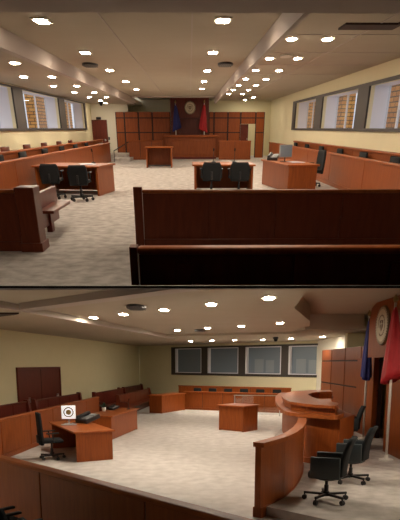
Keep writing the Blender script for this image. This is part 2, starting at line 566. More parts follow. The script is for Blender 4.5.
def dome(M, loc, label):
    t = thing('dome_camera', label, 'security camera', M, loc)
    MB().lathe([(0.09, 0), (0.12, -0.03), (0.12, -0.07), (0.05, -0.10)][::-1], 16).build('housing', BLACKP, t, True)
    MB().lathe([(0.02, -0.19), (0.07, -0.16), (0.09, -0.10), (0.07, -0.09)], 16).build('dome', BLACK, t, True)


dome(MU, (-5.1, 37.3, 2.925), 'small black dome camera on the ceiling near the upper room door')

# ground, brick piers outside
struct('floor', MB().box(6.3, 12, 8, 48, -0.6, -0.5), CARPET_U, MU)
struct('floor', MB().box(-13, -7.2, 8, 48, -0.6, -0.5), CARPET_U, MU)
for k, (y0, y1) in enumerate(((13.6, 16.2), (20.4, 23.6), (29.2, 32.2), (37.2, 40.0))):
    tag(MB().box(6.9, 7.5, y0, y1, -0.5, 4.5).build('brick_pier', BRICK),
        'orange brick pier outside the right windows, %s from the viewer, upper room' % ORD[k], 'brick pier',
        'brick piers outside the right windows').matrix_world = MU
for k, (y0, y1) in enumerate(((34.0, 36.8), (41.2, 43.6))):
    tag(MB().box(-8.6, -8.0, y0, y1, -0.5, 4.5).build('brick_pier', BRICK),
        'orange brick pier outside the left windows, %s from the viewer, upper room' % ORD[k], 'brick pier',
        'brick piers outside the left windows').matrix_world = MU

# ------------------------------------------------------------------ upper room lights
def make_light(M, loc, label, wx, wy, glow, rounded, group):
    t = thing('ceiling_light', label, 'ceiling light', M, loc, 0, group)
    m = MB()
    tr_ = 0.05
    if rounded:
        m.lathe([(0.5, -0.02), (0.5, 0.0)], 28, sx=wx + tr_ * 2, sy=wy + tr_ * 2)
    else:
        m.box(-wx / 2 - tr_, wx / 2 + tr_, -wy / 2 - tr_, wy / 2 + tr_, -0.02, 0, 0.004)
    m.build('frame', TRIMW, t)
    m = MB()
    if rounded:
        m.lathe([(0.5, -0.028), (0.5, -0.02)], 28, sx=wx, sy=wy)
    else:
        m.box(-wx / 2, wx / 2, -wy / 2, wy / 2, -0.028, -0.02)
    m.build('diffuser', glow, t)
    return t


def light_row(M, proto, pts, where, group):
    out = []
    for k, p in enumerate(pts):
        lb = 'recessed ceiling light, %s from viewer, %s' % (ORD[k], where)
        out.append(dup(proto, lb, M, p, 0, group) if (k or proto.get('used')) else proto)
        if k == 0 and not proto.get('used'):
            place(proto, M, p); proto['label'] = lb; proto['group'] = group; proto['used'] = 1
    return out


sq = make_light(MU, (0, 0, 0), '', 0.17, 0.36, GLOW_U, False, '')
light_row(MU, sq, [(-2.32, 10.9, 3.1), (-2.32, 15.1, 3.1), (-2.32, 19.4, 3.1), (-2.32, 23.9, 3.1), (-2.32, 28.6, 3.1)],
          'square row left of the aisle, upper room', 'square lights left of the aisle')
light_row(MU, sq, [(0.53, 10.8, 3.1), (0.53, 15.0, 3.1), (0.53, 19.5, 3.1), (0.53, 23.9, 3.1), (0.53, 28.0, 3.1)],
          'square row right of the aisle, upper room', 'square lights right of the aisle')
rd = make_light(MU, (0, 0, 0), '', 0.18, 0.44, GLOW_U, True, '')
ys = [13.9, 17.5, 21.0, 24.5, 28.0, 31.3, 34.85]
light_row(MU, sq, [(-2.32, 4.6, 3.1), (0.53, 4.6, 3.1)], 'added unseen fill over the gallery pews, upper room', 'added fill lights over the gallery')  # out-of-view fill lights, added to brighten the pew backs
light_row(MU, sq, [(-5.0, 38.6, 2.93), (3.8, 38.6, 3.22), (3.6, 42.0, 3.22)], 'added hidden fill over the back corners, upper room', 'added fill lights at the back')  # hidden lights added to brighten the cream wall and the doorway
light_row(MU, rd, [(2.10, y, 3.22) for y in ys], 'inner row at right, upper room', 'round lights, inner right row')
light_row(MU, rd, [(2.84, y, 3.22) for y in ys], 'outer row at right, upper room', 'round lights, outer right row')
light_row(MU, rd, [(-4.80, y, 2.93) for y in (19.2, 23.2, 27.3, 31.2, 35.0)], 'row nearest the left windows, upper room', 'round lights, outer left row')
light_row(MU, rd, [(-3.98, y, 2.93) for y in (15.3, 19.2, 23.2, 27.3, 31.2)], 'inner row on left soffit, upper room', 'round lights, inner left row')
del sq['used'], rd['used']


def speaker(M, loc, label, s=1.0):
    t = thing('ceiling_speaker', label, 'ceiling speaker', M, loc)
    MB().lathe([(0.5, -0.045), (0.5, 0)], 28, sx=0.40 * s, sy=0.95 * s).build('rim', BLACKP, t)
    m = MB()
    for k in range(-3, 4):
        m.box(k * 0.05 * s - 0.008, k * 0.05 * s + 0.008, -0.36 * s, 0.36 * s, -0.055, -0.045)
    m.build('grille', FRAME, t)


speaker(MU, (-2.64, 17.8, 3.1), 'dark round ceiling vent beside the left square lights, upper room')
speaker(MU, (0.95, 17.6, 3.1), 'dark round ceiling vent beside the right square lights, upper room')
tag(MB().lathe([(0.5, -0.03), (0.5, 0)], 24, sx=0.3, sy=0.7).build('smoke_detector', TRIMW), 'pale round ceiling disc between the first right lights, upper room', 'smoke detector').matrix_world = MU @ Matrix.Translation((2.46, 17.0, 3.22))

# ------------------------------------------------------------------ upper room jury rails
wood_rail(MU, (4.75, 12.4), (4.75, 37.0), 0.95, 'long wooden front rail of the right jury box, upper room', 6)
wood_rail(MU, (5.38, 12.4), (5.38, 32.1), 1.10, 'wooden back rail along the yellow wall under the right windows, upper room', 5)
wood_rail(MU, (-4.6, 12.8), (-4.6, 35.6), 0.95, 'long wooden front rail of the left jury box, upper room', 7)
wood_rail(MU, (-5.25, 12.8), (-5.25, 37.5), 1.08, 'higher second wooden rail of the left jury box, upper room', 7)


def star_base(t, r_=0.30, z=0.09, material=BLACKP, part='star_base'):
    m = MB()
    for k in range(5):
        a = R(72 * k + 18)
        c_, s_ = math.cos(a), math.sin(a)
        mm = Matrix.Rotation(a, 4, 'Z')
        pts = [(0.03, -0.028), (r_, -0.016), (r_, 0.016), (0.03, 0.028)]
        m.prism(pts, z, z + 0.035, mm)
    m.lathe([(0.05, z - 0.01), (0.05, z + 0.06), (0.03, z + 0.08)], 12)
    b = m.build(part, material, t)
    for k in range(5):
        a = R(72 * k + 18)
        m = MB()
        mm = Matrix.Rotation(a, 4, 'Z') @ Matrix.Translation((r_ - 0.01, 0, 0.04)) @ Matrix.Rotation(R(90), 4, 'X')
        m.lathe([(0.03, -0.032), (0.04, -0.025), (0.04, -0.006), (0.02, -0.004), (0.02, 0.004), (0.04, 0.006), (0.04, 0.025), (0.03, 0.032)], 12, mm)
        m.bar((math.cos(a) * (r_ - 0.01), math.sin(a) * (r_ - 0.01), 0.05), (math.cos(a) * (r_ - 0.01), math.sin(a) * (r_ - 0.01), z + 0.03), 0.012)
        m.build('caster', material, b)
    return b


def office_chair(M, loc, rz, label, wd=0.50, group=None, H=0.92):
    """back towards -y when rz = 0"""
    t = thing('swivel_chair', label, 'chair', M, loc, rz, group)
    star_base(t)
    MB().lathe([(0.035, 0.12), (0.035, 0.27), (0.022, 0.27), (0.022, 0.42)], 12).build('gas_lift', BLACKP, t)
    MB().box(-wd / 2, wd / 2, -0.24, 0.26, 0.42, 0.50, 0.035).build('seat', BLACK, t, True)
    m = MB()
    g = []
    for i in range(9):
        f = i / 8
        z = 0.38 + (H - 0.38) * f
        ww = wd / 2 * (0.90 + 0.12 * math.sin(f * math.pi)) * (1 - 0.12 * max(0, f - 0.85) / .15)
        g.append([(x * ww, -0.27 - 0.05 * f - 0.03 * (1 - x * x) * 1.0 - 0.0, z) for x in [k / 5 - 1 for k in range(11)]])
    m.sheet(g, 0.06)
    m.build('backrest', BLACK, t, True)
    m = MB(); m.bar((0, -0.15, 0.41), (0, -0.33, 0.44), 0.025); m.bar((0, -0.33, 0.43), (0, -0.34, 0.62), 0.025)
    m.build('back_support', BLACKP, t)
    for s in (-1, 1):
        m = MB()
        x = s * (wd / 2 + 0.02)
        m.bar((x, 0.02, 0.44), (x, -0.02, 0.66), 0.014)
        m.box(x - 0.03, x + 0.03, -0.16, 0.14, 0.655, 0.685, 0.01)
        m.build('armrest', BLACKP, t)
    return t


def jury_chair(M, loc, rz, label, group, wd=0.46, H=1.06, material=BLACK):
    """compact fixed seat on a pedestal; back towards -y"""
    t = thing('jury_chair', label, 'chair', M, loc, rz, group)
    MB().lathe([(0.14, 0), (0.14, 0.02), (0.03, 0.04), (0.03, 0.40)], 12).build('pedestal', BLACKP, t)
    MB().box(-wd / 2, wd / 2, -0.14, 0.18, 0.40, 0.48, 0.03).build('seat', material, t, True)
    MB().box(-wd / 2, wd / 2, -0.20, -0.13, 0.50, H, 0.03).build('backrest', material, t, True)
    return t


jc = None
for k, y in enumerate((15.5, 18.45, 21.4, 24.5, 27.6, 30.6)):
    lb = 'black jury seat behind the right rail, %s from the viewer, upper room' % ORD[k]
    jc = jury_chair(MU, (5.02, y, 0), R(-90) + math.pi, lb, 'black seats behind the right rail', 0.75, 1.04) if k == 0 else jc
    if k:
        dup(jc, lb, MU, (5.02, y, 0), R(90))
for k, y in enumerate((16.5, 18.9, 21.85, 24.8, 27.8, 30.8)):
    dup(jc, 'black jury seat behind the left front rail, %s from the viewer, upper room' % ORD[k], MU, (-4.92, y, 0), R(-90), 'black seats behind the left rail')
jb = None
for k, y in enumerate((19.9, 22.6, 25.3, 28.2, 30.9)):
    lb = 'brown jury seat, rear row by the left wall, %s from viewer, upper room' % ORD[k]
    if k == 0:
        jb = jury_chair(MU, (-5.72, y, 0), R(-90), lb, 'brown seats in the left rear row', 0.85, 1.15, PEWWOOD)
    else:
        dup(jb, lb, MU, (-5.72, y, 0), R(-90))


# ------------------------------------------------------------------ desks
def desk(M, loc, rz, L, D, label, h=0.75, open_side=True, group=None, wood=WOOD, over=0.06, name='desk'):
    """length along x, knee side towards -y"""
    t = thing(name, label, 'desk', M, loc, rz, group)
    MB().box(-L / 2 - over, L / 2 + over, -D / 2 - over, D / 2 + over, h - 0.045, h, 0.012).build('desktop', WOODTOP, t)
    for s in (-1, 1):
        a, b = sorted((s * L / 2, s * (L / 2 - 0.06)))
        MB().box(a, b, -D / 2, D / 2, 0, h - 0.045, 0.006).build('side_panel', wood, t)
    MB().box(-L / 2 + 0.06, L / 2 - 0.06, D / 2 - 0.05, D / 2, 0.02, h - 0.045).build('modesty_panel', wood, t)
    if not open_side:
        MB().box(-L / 2 + 0.06, L / 2 - 0.06, -D / 2, -D / 2 + 0.04, 0.02, h - 0.045).build('front_panel', wood, t)
    return t


desk(MU, (-3.36, 17.95, 0), R(-10), 1.85, 1.5, 'wide wooden counsel desk behind two black chairs on the left, upper room')
desk(MU, (0.98, 18.5, 0), 0, 1.72, 1.4, 'wooden counsel desk behind two black chairs near the centre, upper room')
t = desk(MU, (-1.5, 30.4, 0), 0, 1.24, 1.1, 'small wooden clerk table with a dark open front before the judge bench, upper room', 0.88, name='clerk_table')
MB().bar((-0.56, -0.45, 0.10), (0.56, -0.45, 0.10), 0.025).build('foot_rail', BLACKP, t)
desk(MU, (3.08, 19.3, 0), R(97), 3.2, 0.85, 'wooden registrar desk with a computer monitor at right, upper room', 0.75)

office_chair(MU, (-3.72, 16.45, 0), 0, 'black swivel chair at the left end of the left counsel desk, upper room', 0.50, None, 0.85)
office_chair(MU, (-2.88, 15.9, 0), 0, 'black swivel chair at the right end of the left counsel desk, upper room', 0.50, None, 0.85)
office_chair(MU, (0.60, 17.2, 0), 0, 'black swivel chair at the left half of the centre desk, upper room', 0.54, None, 0.85)
office_chair(MU, (1.38, 17.2, 0), 0, 'black swivel chair at the right half of the centre desk, upper room', 0.54, None, 0.85)
office_chair(MU, (3.98, 19.9, 0), R(100), 'black high swivel chair beyond the registrar desk at right, upper room', 0.6, None, 1.05)


def papers(M, loc, rz, label, n=4, s=1.0):
    m = MB()
    for k in range(n):
        m.box(-0.15 * s, 0.15 * s, -0.21 * s, 0.21 * s, 0.004 * k, 0.004 * k + 0.0035, mtx=Matrix.Rotation(R(7 * k), 4, 'Z'))
    o = tag(m.build('paper_stack', PAPER), label, 'paper')
    place(o, M, loc, rz)


papers(MU, (-2.98, 17.9, 0.75), 0.1, 'white papers on the left counsel desk, upper room', 4, 1.3)
papers(MU, (3.25, 18.9, 0.75), 0.2, 'white papers on the registrar desk, upper room', 4, 1.2)


def monitor(M, loc, rz, label):
    t = thing('computer_monitor', label, 'computer monitor', M, loc, rz)
    MB().box(-0.14, 0.14, -0.09, 0.09, 0, 0.015, 0.004).build('foot', BLACKP, t)
    MB().bar((0, 0.02, 0.01), (0, 0.02, 0.22), 0.018).build('stand', BLACKP, t)
    MB().box(-0.26, 0.26, -0.02, 0.025, 0.12, 0.46, 0.01).build('bezel', KEYS, t)
    MB().box(-0.24, 0.24, -0.024, -0.02, 0.14, 0.44).build('screen', BLIND, t)


monitor(MU, (2.98, 19.3, 0.75), R(35), 'grey computer monitor standing on the registrar desk, upper room')


def phone(M, loc, rz, label, s=1.0):
    t = thing('desk_phone', label, 'telephone', M, loc, rz)
    mm = Matrix.Scale(s, 4) @ Matrix.Rotation(R(14), 4, 'X')
    MB().box(-0.10, 0.10, -0.12, 0.12, 0.0, 0.05, 0.008, mm @ Matrix.Translation((0, 0, 0.03))).build('body', BLACKP, t)
    m = MB()
    m.box(-0.095, -0.045, -0.11, 0.11, 0.085, 0.115, 0.01, mm); m.box(-0.095, -0.045, -0.11, -0.06, 0.065, 0.10, 0.008, mm); m.box(-0.095, -0.045, 0.06, 0.11, 0.065, 0.10, 0.008, mm)
    m.build('handset', BLACKP, t)
    m = MB()
    for i in range(3):
        for j in range(4):
            m.box(-0.01 + i * 0.032, 0.014 + i * 0.032, -0.09 + j * 0.03, -0.07 + j * 0.03, 0.08, 0.087, 0, mm)
    m.box(-0.015, 0.08, 0.045, 0.10, 0.08, 0.087, 0, mm)
    m.build('keypad', KEYS, t)
    return t


phone(MU, (2.72, 20.1, 0.75), R(-20), 'black desk telephone at the far end of the registrar desk, upper room', 1.7)


def microphone(M, loc, rz, label):
    t = thing('desk_microphone', label, 'microphone', M, loc, rz)
    MB().lathe([(0.07, 0), (0.07, 0.02), (0.03, 0.035)], 14).build('base', BLACKP, t)
    m = MB(); m.bar((0, 0, 0.03), (0, 0.01, 0.22), 0.008); m.bar((0, 0.01, 0.22), (0, -0.06, 0.32), 0.008)
    m.build('gooseneck', BLACKP, t)
    MB().bar((0, -0.055, 0.31), (0, -0.10, 0.37), 0.02).build('mic_head', BLACK, t)


microphone(MU, (0.72, 18.9, 0.75), 0, 'thin black microphone on the left half of the centre desk, upper room')
microphone(MU, (1.36, 18.9, 0.75), 0, 'thin black microphone on the right half of the centre desk, upper room')


# ------------------------------------------------------------------ pews
def pew(M, loc, rz, L, label, h=0.93, stiles=(), cut=None, near=False, ends=(True, True), ew=0.16, wood=PEWWOOD, seatm=PEWWOOD, capm=WOOD, eh=None):
    """x along the pew, people face +y, back surface at y = 0"""
    t = thing('courtroom_pew', label, 'pew', M, loc, rz)
    if cut:
        inv = (Matrix.Translation(loc) @ Matrix.Rotation(rz, 4, 'Z')).inverted()
        cut = (inv @ cut[0], inv.to_3x3() @ cut[1])
    MB().box(0, L, -0.03, 0.07, h - 0.05, h, 0.02).build('top_rail', capm, t, cut=cut)
    m = MB()
    n = max(1, round(L / 1.05))
    for k in range(n):
        m.box(L * k / n + 0.006, L * (k + 1) / n - 0.006, 0.0, 0.04, 0.14 if not near else 0.1, h - 0.05, 0.004)
    m.box(0.01, L - 0.01, 0.012, 0.03, 0.1, h - 0.04)
    m.build('backrest', wood, t, cut=cut)
    if not near:
        MB().box(0, L, -0.015, 0.05, 0.0, 0.14, 0.008).build('plinth', wood, t)
        MB().box(0.02, L - 0.02, 0.04, 0.50, 0.40, 0.45, 0.015).build('seat', seatm, t)
    for i, x in enumerate((0, L)):
        if not ends[i]:
            continue
        s = -1 if i == 0 else 1
        m = MB()
        e = eh or (h + 0.04)
        a, b = sorted((x, x + s * ew))
        m.prism([(-0.05, 0), (0.52, 0), (0.52, 0.62), (0.44, 0.68), (0.16, 0.70), (0.10, e - 0.04), (0.06, e), (-0.05, e)], a, b,
                Matrix(((0, 0, 1, 0), (1, 0, 0, 0), (0, 1, 0, 0), (0, 0, 0, 1))))
        m.build('end_panel', wood, t, cut=cut)
    for x in stiles:
        MB().box(x - 0.05, x + 0.05, -0.03, 0.0, 0.2, h - 0.1, 0.008).build('stile', wood, t, cut=cut)
    return t


pew(MU, (-0.74, 9.2, 0), 0, 6.2, 'dark wooden pew across the lower right of the upper room, second from the viewer', 0.845, ew=0.13)
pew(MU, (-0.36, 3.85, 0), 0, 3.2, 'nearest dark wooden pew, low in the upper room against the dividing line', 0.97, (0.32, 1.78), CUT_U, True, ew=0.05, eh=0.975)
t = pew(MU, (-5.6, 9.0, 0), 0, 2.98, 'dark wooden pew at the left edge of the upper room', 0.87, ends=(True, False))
MB().box(2.98, 3.27, -0.06, 0.34, 0, 0.90, 0.015).build('end_post', PEWWOOD, t)
MB().box(2.96, 3.30, -0.09, 0.37, 0, 0.13, 0.01).build('end_plinth', PEWWOOD, t)
t = thing('side_bench', 'short dark wooden bench end with a fold-out seat beyond the left pew, upper room', 'bench', MU, (-2.62, 9.6, 0), 0)
MB().box(-0.06, 0.02, 0.2, 2.1, 0.12, 0.70, 0.012).build('backrest', DARKWOOD, t)
MB().box(0.02, 0.31, 0.4, 1.9, 0.41, 0.46, 0.012).build('seat', PEWWOOD, t)
MB().box(-0.04, 0.06, 1.2, 1.4, 0, 0.41, 0.008).build('leg', DARKWOOD, t)
MB().box(-0.04, 0.06, 0.1, 0.3, 0, 0.41, 0.008).build('leg', DARKWOOD, t)

# ================================================================== the dark divider
m = MB()
dv = Matrix.Translation((0, 0, EYE_L)) @ Matrix.Rotation(SLOPE, 4, 'X')
m.box(-12, 12, 3.35, 12.4, -0.006, 0.006)
struct('trim_5', m, DIVIDER, dv)

# ================================================================== LOWER ROOM: shell
wl, wr = Vector((-1.65, 33.5)), Vector((5.7, 27.0))
wang = math.atan2(wr.y - wl.y, wr.x - wl.x)
WM = Matrix.Translation((wl.x, wl.y, 0)) @ Matrix.Rotation(wang, 4, 'Z')
struct('floor', MB().prism([(-13, -0.3), (9, -0.3), (9, 38), (-13, 38)], -0.06, 0.0), CARPET_L, ML)
# window wall with four openings, local x along the wall, room side at -y
WS = [(0.22, 2.35), (2.82, 5.05), (5.52, 7.82), (8.25, 10.25)]
m = MB()
m.box(-3.2, 11.5, 0, 0.15, 0, 1.77); m.box(-3.2, 11.5, 0, 0.15, 3.2, 3.5)
p = -3.2
for a, b in WS + [(11.5, 11.5)]:
    m.box(p, a, 0, 0.15, 1.77, 3.2); p = b
struct('wall_far', m, YELLOW, ML @ WM)
m = MB()
m.box(-0.1, 10.75, -0.05, 0, 1.65, 1.77); m.box(-0.1, 10.75, -0.05, 0, 3.2, 3.29)
p = -0.1
for a, b in WS + [(10.75, 10.75)]:
    m.box(p, a, -0.05, 0, 1.77, 3.2); p = b
struct('trim_6', m, FRAME, WM)
for k, (a, b) in enumerate(WS):
    m = MB()
    g = 0.07
    m.box(a, a + g * 1.6, -0.03, 0.16, 1.77, 3.2); m.box(b - g, b, -0.03, 0.16, 1.77, 3.2)
    m.box(a, b, -0.03, 0.16, 1.77, 1.77 + g * .6); m.box(a, b, -0.03, 0.16, 3.2 - g * .6, 3.2)
    o = struct('window_%d' % (9 + k), m, REVEAL, WM)
    m = MB(); m.box(a, b, 0.11, 0.13, 1.77, 3.2)
    m.build('pane', BLIND, o)
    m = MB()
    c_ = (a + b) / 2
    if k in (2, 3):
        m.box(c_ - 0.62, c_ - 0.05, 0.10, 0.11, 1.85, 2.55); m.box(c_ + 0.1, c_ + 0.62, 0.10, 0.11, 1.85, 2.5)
        m.build('pane_reflection', PANE_REFL, o)  # faint window reflection painted as lighter patches on the pane

# left wall: from the far corner towards the camera
la, lb_ = Vector((-3.93, 35.5)), Vector((-6.43, 17.8))
lang = math.atan2(lb_.y - la.y, lb_.x - la.x)
LM = Matrix.Translation((la.x, la.y, 0)) @ Matrix.Rotation(lang, 4, 'Z')
struct('wall_left', MB().box(0, 38, -0.15, 0, 0, 3.42), OLIVE, LM)   # room side at +y of this frame
# double door in it
o = struct('door_2', MB().box(13.3, 16.85, 0, 0.05, 0, 2.12, 0.01), DARKWOOD, LM)
m = MB(); m.box(13.2, 13.3, 0, 0.07, 0, 2.2); m.box(16.85, 16.95, 0, 0.07, 0, 2.2); m.box(13.2, 16.95, 0, 0.07, 2.12, 2.2)
m.build('door_frame', DARKWOOD, o)
m = MB(); m.box(15.06, 15.09, 0.05, 0.055, 0, 2.12); m.build('door_gap', GAP, o)
for a in (13.55, 16.1):
    MB().box(a, a + 0.12, 0.05, 0.09, 0.95, 1.13, 0.008).bar((a + 0.06, 0.10, 1.05), (a + 0.25, 0.10, 1.05), 0.02).build('door_handle', CHROME, o)

# right side walls
struct('wall_right', MB().box(5.75, 5.9, 20.3, 27.2, 0, 3.5), CREAM, ML)
struct('wall_alcove', MB().box(5.33, 9.0, 20.0, 20.3, 0, 4.0), OLIVE, ML)
struct('wall_behind_flags', MB().box(6.2, 6.35, -0.3, 20.0, 0, 4.0), OLIVE, ML, CUT_L)

# ceilings: main plane, recess at right, soffits
def edge_x(y):
    return -3.74 + 0.199 * (y - 10.46)


struct('ceiling', MB().prism([(edge_x(8.3), 8.3), (1.62, 8.3), (1.65, 8.75), (1.95, 11.86), (3.04, 15.65), (3.44, 17.7), (3.44, 20.7), (edge_x(22.5), 22.5)], 3.50, 3.60), CEIL, ML, CUT_L)
struct('ceiling', MB().prism([(1.5, 9.5), (9, 9.5), (9, 20.2), (3.44, 20.2), (3.44, 17.7), (3.04, 15.65), (1.95, 11.86)], 3.90, 3.98), CEIL, ML, CUT_L)
m = MB()
m.prism([(1.62, 8.3), (1.67, 8.3), (1.70, 8.75), (2.0, 11.86), (1.95, 11.86), (1.65, 8.75)], 3.50, 3.94)
m.prism([(1.95, 11.86), (2.0, 11.84), (3.09, 15.6), (3.49, 17.7), (3.44, 17.7), (3.04, 15.65)], 3.50, 3.94)
struct('trim_7', m, CEIL, ML, CUT_L)
struct('ceiling', MB().prism([(-13, 7.5), (edge_x(7.5), 7.5), (edge_x(24.0), 24.0), (-2.0, 37), (-13, 37)], 3.42, 3.5), CEIL, ML, CUT_L)
m = MB()
m.prism([(edge_x(7.5) - 0.06, 7.5), (edge_x(7.5), 7.5), (edge_x(24), 24), (edge_x(24) - .06, 24)], 3.37, 3.54)
struct('beam_left', m, BEAM, ML, CUT_L)
m = MB()
m.prism([(edge_x(22.4) + .01, 22.4), (3.44, 20.6), (3.44, 18.0), (5.8, 17.9), (9, 18), (9, 37), (-1.99, 37), (edge_x(24.0) + .01, 24.0)], 3.42, 3.5)
struct('ceiling', m, CEIL, ML)
m = MB()
m.prism([(edge_x(22.4), 22.35), (3.44, 20.55), (3.44, 20.65), (edge_x(22.4), 22.45)], 3.42, 3.54)
m.prism([(3.44, 17.95), (5.3, 17.95), (5.3, 18.05), (3.44, 18.05)], 3.42, 3.94)
m.prism([(3.40, 17.95), (3.5, 17.95), (3.5, 20.6), (3.40, 20.6)], 3.42, 3.94)
struct('beam_window_side', m, CEIL, ML)
# cross beam at the left front
bm_ = Matrix.Translation((-3.55, 10.95, 0)) @ Matrix.Rotation(math.atan2(7.6 - 10.95, 0.0 + 3.55), 4, 'Z')
m = MB(); m.box(0, 5.2, 0, 0.35, 3.38, 3.6, mtx=bm_)
struct('beam_front', m, BEAM, ML, CUT_L)

struct('ceiling', MB().box(3.9, 6.2, 6.2, 9.8, 3.1, 3.16), CEIL, ML)
struct('ceiling', MB().box(-8.0, -3.8, 6.0, 9.4, 3.1, 3.16), CEIL, ML)

# panelling along the right wall of the lower room
panel_wall(ML, [(15.9, 17.75), (17.75, 19.7), (19.7, 21.7), (21.7, 23.5)], 2.88,
           'tall reddish wood wall panels behind the flags, lower room', 'y', 5.2, 0.12, [1.55, 2.43])

# flag wall with seal, lower room
t = thing('flag_wall', 'dark red portal slab carrying the round seal at the right edge, lower room', 'wooden feature wall', ML)
m = MB()
prof = [(15.15, 2.5), (10.8, 2.5), (10.8, 3.98), (13.6, 3.98), (14.5, 3.93), (15.0, 3.8), (15.15, 3.5)]
m.prism(prof, 4.62, 5.9, Matrix(((0, 0, 1, 0), (1, 0, 0, 0), (0, 1, 0, 0), (0, 0, 0, 1))))
m.build('header', WOOD, t, cut=CUT_L)
MB().box(5.05, 5.18, 15.9, 17.6, 0.15, 2.5, 0.01).build('pilaster', WOOD, t)
MB().box(4.62, 5.9, 10.6, 13.5, 0.15, 2.5, 0.01).build('pilaster', WOOD, t)
MB().box(5.75, 5.85, 13.5, 16.0, 0.15, 2.5).build('recess_panel', PEWWOOD, t)
seal(ML, (4.615, 13.96, 3.28), Matrix.Rotation(R(-90), 4, 'Z') @ Matrix.Rotation(R(90), 4, 'X'), 0.49,
     'round cream court seal seen from the side at the right edge, lower room')
flag(ML, (4.78, 15.7, 0.15), R(80), 3.5, 3.45, 1.80, 0.24, BLUEFLAG, 'tall dark blue flag hanging on a white pole, lower room')
flag(ML, (4.27, 12.2, 0.15), R(-80), 3.5, 3.4, 1.85, 0.33, REDFLAG, 'large red flag on a white pole at the right edge, lower room')

# dais at the right
pts = [(0.93, 8.25), (1.9, 7.35), (6.1, 7.2), (6.1, 24.0), (4.3, 24.0), (3.2, 20.0), (2.3, 16.5), (2.2, 12.2), (1.55, 9.6)]
struct('floor', MB().prism(pts, 0.0, 0.15), CARPET_D, ML)

def smooth_poly(pts, r):
    out = []
    n = len(pts)
    for i in range(n):
        a, b, c = Vector(pts[i - 1]), Vector(pts[i]), Vector(pts[(i + 1) % n])
        out += [tuple(b + (a - b) * r), tuple(b + (a - b) * r * .35 + (c - b) * r * .35), tuple(b + (c - b) * r)]
    return out


# judge bench
t = thing('judge_bench', 'big curved wooden judge bench with a raised ring top, lower room', 'judge bench', ML)
MB().prism([(2.33, 12.0), (2.95, 11.35), (3.55, 12.4), (3.5, 14.5), (3.75, 16.5), (4.4, 18.6), (3.9, 20.2), (3.05, 20.0), (2.72, 17.8), (2.50, 15.5), (2.38, 13.5)], 0.15, 1.18).build('body', WOOD, t)
MB().prism([(2.28, 12.0), (2.93, 11.3), (3.0, 11.45), (2.35, 12.15)], 0.15, 0.27).build('plinth', WOOD, t)
MB().prism(smooth_poly([(1.95, 12.2), (2.82, 11.15), (3.25, 12.1), (3.55, 14.4), (4.0, 16.6), (4.6, 18.7), (4.0, 20.6), (3.0, 20.4), (2.50, 18.0), (2.22, 16.0), (2.02, 14.0)], 0.12), 1.18, 1.26).build('countertop', WOODTOP, t)
ring = [(2.85, 11.35), (2.35, 11.95), (2.10, 12.75), (2.12, 13.8), (2.28, 15.2), (2.62, 16.6), (3.1, 17.7), (3.8, 18.3), (4.35, 18.2),
        (4.2, 17.2), (3.75, 17.1), (3.4, 16.6), (3.1, 15.6), (2.98, 14.4), (2.98, 13.2), (3.15, 12.3)]
MB().prism([((x - 3.0) * 0.96 + 3.02, (y - 14.5) * 0.97 + 14.55) for x, y in ring], 1.26, 1.40).build('upper_riser', WOOD, t)
MB().prism(smooth_poly(ring, 0.1), 1.40, 1.46).build('upper_countertop', WOODTOP, t)

# curved screen wall beside the dais
path = [(0.88, 8.05), (1.10, 8.38), (1.36, 8.80), (1.60, 9.35), (1.82, 10.0), (2.02, 10.75), (2.16, 11.4), (2.24, 11.85)]
fine = []
for i in range(len(path) - 1):
    for k in range(3):
        f = k / 3
        fine.append((path[i][0] * (1 - f) + path[i + 1][0] * f, path[i][1] * (1 - f) + path[i + 1][1] * f))
fine.append(path[-1])


def ribbon(pts, th, z0, z1):
    L_, R_ = [], []
    for i, p_ in enumerate(pts):
        a = Vector(pts[max(0, i - 1)]); b = Vector(pts[min(len(pts) - 1, i + 1)])
        d_ = (b - a).normalized()
        n_ = Vector((-d_.y, d_.x))
        L_.append((p_[0] + n_.x * th / 2, p_[1] + n_.y * th / 2)); R_.append((p_[0] - n_.x * th / 2, p_[1] - n_.y * th / 2))
    return MB().prism(L_ + R_[::-1], z0, z1)


t = thing('curved_screen', 'curved waist-high wooden screen beside the near judge chair, lower room', 'wooden partition', ML)
ribbon(fine, 0.10, 0.0, 1.10).build('panel', WOOD, t)
ribbon(fine, 0.18, 1.10, 1.17).build('top_cap', WOODTOP, t)
ribbon(fine, 0.15, 0.0, 0.16).build('plinth', WOOD, t)


# tub armchairs on star bases
def tub_chair(M, loc, rz, label, group=None):
    """faces +y"""
    t = thing('judge_armchair', label, 'chair', M, loc, rz, group)
    star_base(t, 0.36, 0.10)
    MB().lathe([(0.035, 0.12), (0.035, 0.27), (0.024, 0.27), (0.024, 0.42)], 12).build('gas_lift', BLACKP, t)
    MB().box(-0.24, 0.24, -0.25, 0.27, 0.40, 0.52, 0.04).build('seat', GREYLEATHER, t, True)
    MB().lathe([(0.14, 0.36), (0.25, 0.40), (0.26, 0.42)], 20).build('seat_shell', BLACKP, t, True)
    for s in (-1, 1):
        a, b = sorted((s * 0.25, s * 0.31))
        MB().box(a, b, -0.24, 0.22, 0.42, 0.76, 0.018).build('arm_panel', GREYLEATHER, t, True)
    m = MB()
    g = []
    for i in range(9):
        f = i / 8
        z = 0.46 + 0.60 * f
        ww = 0.27 * (1 - 0.10 * f) * (1 - 0.25 * max(0, f - 0.85) / .15)
        g.append([(x * ww, -0.26 - 0.14 * f * f - 0.05 * (1 - x * x), z) for x in [k / 5 - 1 for k in range(11)]])
    m.sheet(g, 0.055)
    m.build('backrest', BLACK, t, True)
    return t


